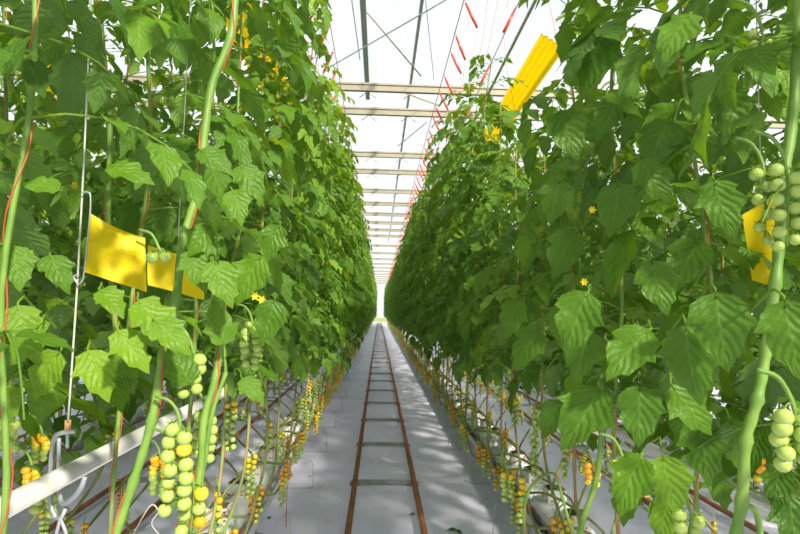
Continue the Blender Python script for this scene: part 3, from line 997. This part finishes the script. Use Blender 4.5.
gutter(WX[-1], -0.7, 74, 'white metal growing gutter under the slabs of the left row')
gutter(WX[1], -0.7, 74, 'white metal growing gutter under the slabs of the right row')
gutter(C0 - 3.15, -0.1, 34, 'white growing gutter across the neighbouring aisle on the left')
gutter(3.69, -0.1, 34, 'white growing gutter across the neighbouring aisle on the right')

# slab prototype: plump foil bag with printed marks on both flanks
def slab_meshes():
    rows = 22; prof = [(-0.10, 0.0), (-0.115, 0.03), (-0.108, 0.07), (-0.085, 0.092), (-0.03, 0.10), (0.03, 0.10), (0.085, 0.092), (0.108, 0.07), (0.115, 0.03), (0.10, 0.0)]
    m = MB(); vs = []; n = len(prof)
    for i in range(rows + 1):
        t = i / rows; y = (t - 0.5) * 0.96
        e = min(1.0, min(t, 1 - t) * 9 + 0.12)
        for (x, z) in prof:
            wv = 1 + 0.03 * math.sin(i * 1.9 + z * 50)
            vs.append((x * (0.75 + 0.25 * e) * wv, y, z * e ** 0.5 * (1 + 0.03 * math.sin(i * 1.3))))
    fs = [(i * n + k, i * n + (k + 1) % n, (i + 1) * n + (k + 1) % n, (i + 1) * n + k) for i in range(rows) for k in range(n)]
    fs.append(tuple(range(n))); fs.append(tuple(rows * n + k for k in reversed(range(n))))
    # flat sealed tails
    m.add(vs, fs, 0, True)
    for sg in (-1, 1):
        m.add([(-0.09, sg * 0.475, 0.012), (0.09, sg * 0.475, 0.012), (0.085, sg * 0.498, 0.006), (-0.085, sg * 0.498, 0.006)], [(0, 1, 2, 3)], 0)
    return m.mesh('grow_slab', [M['bag']])


def marks_mesh():
    """red ring, red block signs and a line of small dark signs, printed on the slab's flanks"""
    r_, b_ = MB(), MB()
    for sg in (-1, 1):
        def W(u, v):
            # u along the slab, v up the flank
            x = 0.1185 - 0.004 * (v - 0.03) / 0.03 if v > 0.03 else 0.1185
            x = 0.1195 - max(0, v - 0.035) * 0.22
            return (sg * x, u * sg, v)
        for yc in (-0.27, 0.18):
            def rect(mb, u0, v0, u1, v1):
                mb.add([W(yc + u0, v0), W(yc + u1, v0), W(yc + u1, v1), W(yc + u0, v1)], [(0, 1, 2, 3)], 0, False)
            for k in range(14):
                a0, a1 = 2 * PI * k / 14, 2 * PI * (k + 1) / 14
                r_.add([W(yc - 0.10 + 0.017 * math.cos(a), 0.045 + 0.017 * math.sin(a)) for a in (a0, a1)] + [W(yc - 0.10 + 0.011 * math.cos(a), 0.045 + 0.011 * math.sin(a)) for a in (a1, a0)], [(0, 1, 2, 3)], 0, False)
            rect(r_, -0.055, 0.040, -0.035, 0.046)
            for q, u in enumerate((-0.02, 0.012, 0.046)):
                rect(r_, u, 0.03, u + 0.006, 0.062); rect(r_, u, 0.056, u + 0.024, 0.062)
                rect(r_, u, 0.043, u + 0.022, 0.048); rect(r_, u + 0.018, 0.03 if q != 1 else 0.045, u + 0.024, 0.062)
                if q != 0: rect(r_, u, 0.03, u + 0.024, 0.035)
            for q in range(5):
                u = 0.10 + q * 0.018
                rect(b_, u, 0.036, u + 0.004, 0.056)
                if q % 2: rect(b_, u, 0.052, u + 0.012, 0.056)
                else: rect(b_, u + 0.009, 0.036, u + 0.013, 0.056)
    return r_.mesh('red_print', [M['redprint']]), b_.mesh('dark_print', [M['blackprint']])


SLAB = slab_meshes(); RP, BP = marks_mesh()
def cube_meshes():
    m = MB(); m.box((0, 0, 0.0375), (0.105, 0.105, 0.075), 0, 0, 1.0)
    a = m.mesh('rockwool_cube', [M['cube']])
    g = MB()
    n = 7
    vs = [((i / n - 0.5) * 0.09, (j / n - 0.5) * 0.09, 0.0765 + random.uniform(0, 0.006)) for i in range(n + 1) for j in range(n + 1)]
    g.add(vs, [(i * (n + 1) + j, (i + 1) * (n + 1) + j, (i + 1) * (n + 1) + j + 1, i * (n + 1) + j + 1) for i in range(n) for j in range(n)], 0, False)
    b = g.mesh('growing_medium', [M['wool']])
    r = MB()
    for sx, sy, hz in ((0.0534, 0, 0), (-0.0534, 0, 0), (0, -0.0534, 1)):
        for u, v in ((-0.038, 0.055), (0.03, 0.055), (-0.038, 0.012), (0.034, 0.014)):
            if hz: q = [(u, sy, v), (u + 0.012, sy, v), (u + 0.012, sy, v + 0.01), (u, sy, v + 0.01)]
            else: q = [(sx, u, v), (sx, u + 0.012, v), (sx, u + 0.012, v + 0.01), (sx, u, v + 0.01)]
            r.add(q, [(0, 1, 2, 3)], 0, False)
    return a, b, r.mesh('red_print', [M['redprint']])


CUBE, MED, CRP = cube_meshes()


def slabs(xc, y0, y1, where, parts_to, side):
    y = y0; k = 0
    while y < y1:
        t = link('grow_slab', SLAB, None, (xc, y, 0.236))
        if k % 3 == 1: t.rotation_euler.z = 0.012
        t.location.z = 0.2; t.scale = (1.1, 1, 1.25)
        tag(t, 'white foil growing slab with red print ' + where, 'growing slab', 'growing slabs ' + where)
        if y < parts_to:
            a = link('red_print', RP, t); b = link('dark_print', BP, t)
        for dy in (-0.25, 0.25):
            c = link('rockwool_cube', CUBE, None, (xc + random.uniform(-0.01, 0.02), y + dy, 0.322)); c.scale = (1.25, 1.25, 1.25)
            c.rotation_euler.z = random.uniform(-0.15, 0.15)
            tag(c, 'small white wrapped growing cube on a slab ' + where, 'growing cube', 'growing cubes ' + where)
            if y < parts_to:
                link('growing_medium', MED, c); link('red_print', CRP, c)
        y += 1.0; k += 1


slabs(WX[-1], -0.06, 56, 'under the left row', 14, -1)
slabs(WX[1], -0.13, 56, 'under the right row', 14, 1)
slabs(C0 - 3.15, 0.49, 16, 'across the left neighbouring aisle', 9, -1)
slabs(3.69, 0.49, 16, 'across the right neighbouring aisle', 9, 1)

# drip tubes
for s in (-1, 1):
    for k in range(14):
        y = 0.9 + k * 0.5
        x = WX[s]
        rod_thing('drip_tube', cr([(x - 0.13, y - 0.22, 0.25), (x - 0.09, y - 0.15, 0.37), (x - 0.02, y - 0.06, 0.45), (x + 0.01, y, 0.39)], 5), 0.0028, M['white'] if k % 2 else M['black'],
                  '%s drip tube arching into a growing cube under the %s row' % ('white' if k % 2 else 'black', GN[s]), 'drip tube', 6, '%s drip tubes, %s row' % ('white' if k % 2 else 'black', GN[s]))
    rod_thing('irrigation_hose', [(WX[s] - 0.15, 0.4, 0.245), (WX[s] - 0.15, 40, 0.245)], 0.009, M['black'], 'black irrigation hose along the slabs of the %s row' % GN[s], 'hose')

# bent wire stem supports standing out over the floor
for s in (-1, 1):
    y = 2.7 if s < 0 else 2.9; k = 0
    while y < 22:
        x = WX[s] - s * 0.15
        xa = x - s * 0.22
        rod_thing('stem_support', cr([(x, y, 0.15), (x, y, 0.02), (x - s * 0.03, y, 0.006), (xa, y + 0.02, 0.006), (xa - s * 0.02, y + 0.02, 0.03), (xa - s * 0.005, y + 0.04, 0.22), (xa + s * 0.02, y + 0.04, 0.24), (xa + s * 0.035, y + 0.04, 0.21)], 3), 0.0035, M['galv'],
                  'bent wire stem support on the floor along the %s gutter' % GN[s], 'wire support', 6, 'bent wire stem supports, %s side' % GN[s])
        y += 1.35; k += 1

# fallen scraps of leaf
for i, (px, py) in enumerate(((457, 523), (415, 508), (270, 512), (338, 421), (418, 454), (352, 409), (462, 440), (310, 474))):
    yy = 1.645 * F / (py - 311)
    p = P(px, py, yy)
    f = Foliage(2); a = random.uniform(0, 6)
    f.leaflet(np.array((p.x, p.y, 0.010)), np.array((math.cos(a), math.sin(a), 0.02)), np.array((0, 0, 1.0)), 0.085 if i == 0 else 0.05, 0.25, 1.2)
    if i == 0: f.leaflet(np.array((p.x, p.y, 0.010)), np.array((math.cos(a + 2), math.sin(a + 2), 0.02)), np.array((0, 0, 1.0)), 0.07, 0.2, 1.2)
    o = link('fallen_leaf', f.mesh('fallen_leaf'))
    lab = ['largest fallen leaf scrap on the floor, bottom right of the rails', 'dry leaf scrap between the rails near the bottom', 'dark leaf scrap beside the left gutter at the bottom', 'tiny leaf scrap left of the rails further on',
           'tiny leaf scrap just right of the right rail', 'tiny leaf scrap left of the rails, farthest away', 'tiny leaf scrap on the floor near the right gutter', 'small leaf scrap by a bent wire, left of the rails'][i]
    tag(o, lab, 'leaf')

# ------------------------------------------------------------------ white hoist pipes and the hanging cord
def pipe(x, z, y0, y1, r, label):
    t = empty('growing_pipe', (x, y0, z)); tag(t, label, 'pipe')
    m = MB(); m.tube([(0, 0, 0), (0, y1 - y0, 0)], r, 20); m.build('tube', [M['pipe']], t)
    return t


XL, ZL = -0.75, 1.235
lp = pipe(XL, ZL, 0.55, 34, 0.0235, 'white painted heating pipe running through the left row')
pipe(C0 + 1.05, 1.10, 0.55, 34, 0.0235, 'white painted heating pipe running through the right row')
pipe(C0 - 2.85, 1.05, 0.55, 26, 0.0235, 'white pipe running through the row across the left neighbouring aisle')

ch = empty('pipe_hanger', (XL, 1.37, ZL)); tag(ch, 'galvanised hook hanger holding the left white pipe on a cord', 'hanger')
yk = 1.37
def LQ(px, py, dd=-0.03): return P(px, py, yk + dd) - ch.location
m = MB()
m.tube(cr([LQ(75, 431), LQ(62, 433), LQ(55, 437, 0), LQ(52, 450, .05), LQ(50, 480, .07), LQ(51, 505, .06), LQ(56, 518, .05)], 6), 0.0052, 10)
m.tube(cr([LQ(56, 518, .05), LQ(62, 517, .03), LQ(65, 508, .02)], 5), 0.0048, 8)
m.build('hook', [M['hook']], ch)
m = MB(); m.tube([LQ(59, 439, .03), LQ(58.5, 460, .07), LQ(58, 485, .07)], 0.0048, 10); m.tube(cr([LQ(58, 485, .07), LQ(62, 503, .04), LQ(72, 499, -.03), LQ(81, 488, -.08), LQ(85, 477, -.09)], 6), 0.0055, 10)
m.build('pipe_cradle', [M['hook']], ch)
m = MB(); m.tube([LQ(66, 509), LQ(60, 520), LQ(53, 548)], 0.004, 8); m.tube([LQ(60, 518), LQ(66, 532), LQ(68, 548)], 0.004, 8); m.build('lower_hook', [M['hook']], ch)
m = MB(); m.tube([LQ(68, 420), LQ(67.6, 432)], 0.0068, 12); m.build('toggle', [M['cork']], ch)
m = MB(); m.tube([LQ(67.6, 432), LQ(67.3, 448)], 0.0038, 10); m.build('pin', [M['hook']], ch)
cd = empty('hanging_cord', P(68, 420, yk - 0.04)); tag(cd, 'thin grey-white cord hanging down past the yellow card', 'cord')
m = MB(); o_ = cd.location
m.tube([P(68, 421, yk - 0.04) - o_, P(71, 380, yk - 0.04) - o_, P(77, 290, yk - 0.04) - o_, P(84, 160, yk - 0.04) - o_, P(91, 0, yk - 0.04) - o_, Vector((P(91, 0, yk - 0.04).x, yk - 0.04, 5.1)) - o_], 0.0022, 8); m.build('cord_strand', [M['white']], cd)
m = MB()
for (a, b) in ((86, 78), (90, 30)):
    q = P(a + 2, b + 40, yk - 0.04) - o_; m.ball(q, 0.0045, 8, 6)
m.build('knot', [M['white']], cd)

# yellow sticky card on its wire frame
d0 = yk - 0.05
tp = empty('sticky_card', P(88, 245, d0)); tag(tp, 'square yellow sticky insect card clipped to the hanging cord', 'sticky trap')
o_ = tp.location
TL, TRR, BR, BL = (P(90, 213, d0), P(145, 238, d0 + 0.05), P(146.5, 292, d0 + 0.02), P(84, 272, d0))
m = MB(); n = 16; vs = []
for side in (0, 1):
    for i in range(n + 1):
        for j in range(n + 1):
            u, v = i / n, j / n
            p = TL.lerp(TRR, u).lerp(BL.lerp(BR, u), v)
            sag = 0.006 * math.sin(u * PI) * math.sin(v * PI * 2.2)
            cre = 0.008 * math.exp(-((v - (0.72 - 0.55 * u)) / 0.06) ** 2) * (1 - abs(2 * u - 0.9) * 0.6) + 0.006 * math.exp(-((v - (0.55 - 0.9 * u)) / 0.07) ** 2) * (u < 0.6)
            edge = -0.010 * math.exp(-((u - 0.86) / 0.035) ** 2) * v
            p = p - o_ + Vector((0.2, -1, 0)) * (sag + cre + edge) + Vector((0, 0.0008 * side, 0)) - Vector((0, 0, 0.006 * math.sin(u * PI) * (1 - v)))
            vs.append(p)
N2 = (n + 1) ** 2
fs = []
for i in range(n):
    for j in range(n):
        a = i * (n + 1) + j
        fs.append((a, a + 1, a + n + 2, a + n + 1)); fs.append((N2 + a, N2 + a + n + 1, N2 + a + n + 2, N2 + a + 1))
m.add(vs, fs, 0, True); m.build('sticky_sheet', [M['trap']], tp)
m = MB()
m.tube(cr([P(82, 193, d0) - o_, P(86, 192, d0) - o_, P(90, 194, d0) - o_, P(90.5, 204, d0) - o_, P(90, 214, d0) - o_, P(87, 245, d0 - 0.006) - o_, P(84, 272, d0) - o_, P(83, 279, d0) - o_, P(79, 284, d0) - o_, P(75, 280, d0) - o_, P(74, 276, d0) - o_, P(79, 274, d0) - o_], 5), 0.0019, 8)
m.build('wire_frame', [M['hook']], tp)


def card(a, b, c, e, label, rippled=False):
    """a sticky sheet between four seen corners, each (px, py, depth)"""
    q = [P(*k) for k in (a, b, c, e)]
    cen = sum(q, Vector()) / 4
    t = empty('sticky_card', cen); tag(t, label, 'sticky trap')
    m = MB(); n = 12; vs = []
    nn = (q[1] - q[0]).cross(q[3] - q[0]).normalized()
    for side in (0, 1):
        for i in range(n + 1):
            for j in range(n + 1):
                u, v = i / n, j / n
                p = q[0].lerp(q[1], u).lerp(q[3].lerp(q[2], u), v) - cen
                off = 0.012 * math.sin(v * 25) if rippled else 0.006 * math.sin(u * 5 + v * 3)
                vs.append(p + nn * (off + 0.001 * side))
    N2 = (n + 1) ** 2; fs = []
    for i in range(n):
        for j in range(n):
            k = i * (n + 1) + j
            fs.append((k, k + 1, k + n + 2, k + n + 1)); fs.append((N2 + k, N2 + k + n + 1, N2 + k + n + 2, N2 + k + 1))
    m.add(vs, fs, 0, True); m.build('sticky_sheet', [M['trap']], t)
    h = MB(); top = (q[0] + q[1]) / 2 - cen
    h.tube([top, Vector((top.x, top.y, ZW - cen.z))], 0.0015, 5); h.build('hanging_string', [M['white']], t)
    return t


card((148, 245, 1.6), (205, 262, 1.7), (205, 300, 1.7), (148, 285, 1.6), 'yellow sticky card mostly hidden by leaves, behind the square one')
card((742, 215, 1.35), (782, 190, 1.3), (784, 290, 1.3), (752, 280, 1.35), 'yellow sticky card behind the thick stem at the right edge')


def ribbon(x, z, y0, y1, h, tilt, label):
    t = empty('sticky_ribbon', (x, y0, z)); tag(t, label, 'sticky trap')
    m = MB(); rows = 24; cols = 9; vs = []
    L = y1 - y0
    for side in (0, 1):
        for i in range(rows + 1):
            for j in range(cols + 1):
                v = j / cols - 0.5
                rip = 0.012 * (1 if j % 2 else -1)
                vs.append((v * h * math.sin(tilt) + rip * math.cos(tilt) + 0.001 * side, L * i / rows, v * h * math.cos(tilt) - rip * math.sin(tilt)))
    N2 = (rows + 1) * (cols + 1); fs = []
    for i in range(rows):
        for j in range(cols):
            k = i * (cols + 1) + j
            fs.append((k, k + 1, k + cols + 2, k + cols + 1)); fs.append((N2 + k, N2 + k + cols + 1, N2 + k + cols + 2, N2 + k + 1))
    m.add(vs, fs, 0, False); m.build('sticky_sheet', [M['trap']], t)
    for yy in (0.02, L - 0.02):
        e = MB(); e.tube([(-h / 2 * math.sin(tilt), yy, -h / 2 * math.cos(tilt)), (h / 2 * math.sin(tilt), yy, h / 2 * math.cos(tilt)), (0, yy, ZW - z)], 0.004, 6); e.build('end_wire', [M['galv']], t)
    return t


ribbon(1.60, 4.25, 5.2, 9.5, 0.27, 2.1, 'long pleated yellow sticky ribbon above the right row')
ribbon(-1.32, 4.30, 4.2, 9.0, 0.34, -2.1, 'long pleated yellow sticky ribbon above the left row')
ribbon(-3.55, 4.05, 3.6, 6.6, 0.34, -2.1, 'yellow sticky ribbon at the upper left edge, across the neighbouring aisle')
rod_thing('ribbon_pipe', [(1.86, 2.5, 4.45), (1.86, 22, 4.45)], 0.022, M['galv'], 'galvanised pipe right of the long yellow ribbon', 'pipe')
rod_thing('ribbon_pipe', [(1.36, 4.0, 4.50), (1.36, 22, 4.50)], 0.018, M['galv'], 'thinner galvanised pipe left of the long yellow ribbon', 'pipe')
rod_thing('prop_rod', [P(784, 455, 1.5), P(794, 560, 1.5)], 0.006, M['hook'], 'slim grey steel rod at the lower right edge', 'rod')
rod_thing('drip_tube', cr([P(131, 538, 1.5), P(150, 506, 1.5), P(158, 512, 1.5), P(152, 525, 1.5), P(170, 545, 1.5)], 6), 0.0016, M['white'], 'thin white looped tube below the left white pipe', 'tube')
rod_thing('loose_twine', [P(291, 460, 3.9), P(287, 490, 3.9), P(286, 527, 3.95)], 0.0022, M['twine'], 'loose red string hanging above the floor left of the rails', 'string')

# ------------------------------------------------------------------ light
w = bpy.data.worlds.new('sky'); S.world = w; w.use_nodes = True
bg = w.node_tree.nodes['Background']
bg.inputs[0].default_value = bg.inputs[0].default_value = (0.94, 0.97, 1.0, 1); bg.inputs[1].default_value = 1.08
sd = bpy.data.lights.new('sun', 'SUN'); sd.energy = 7.6; sd.angle = R(4); sd.color = (1.0, 0.90, 0.76)
so = bpy.data.objects.new('sun', sd); COL.objects.link(so)
dirv = Vector((-0.46, 0.78, -0.70)).normalized()
so.rotation_euler = dirv.to_track_quat('-Z', 'Y').to_euler()

S.view_settings.view_transform = 'Standard'
S.view_settings.look = 'None'
S.view_settings.gamma = 1
S.view_settings.use_curve_mapping = False
S.view_settings.exposure = 0.16
S.cycles.max_bounces = 8
S.cycles.diffuse_bounces = 4
S.cycles.transparent_max_bounces = 16
S.cycles.use_denoising = True
S.cycles.sample_clamp_indirect = 8
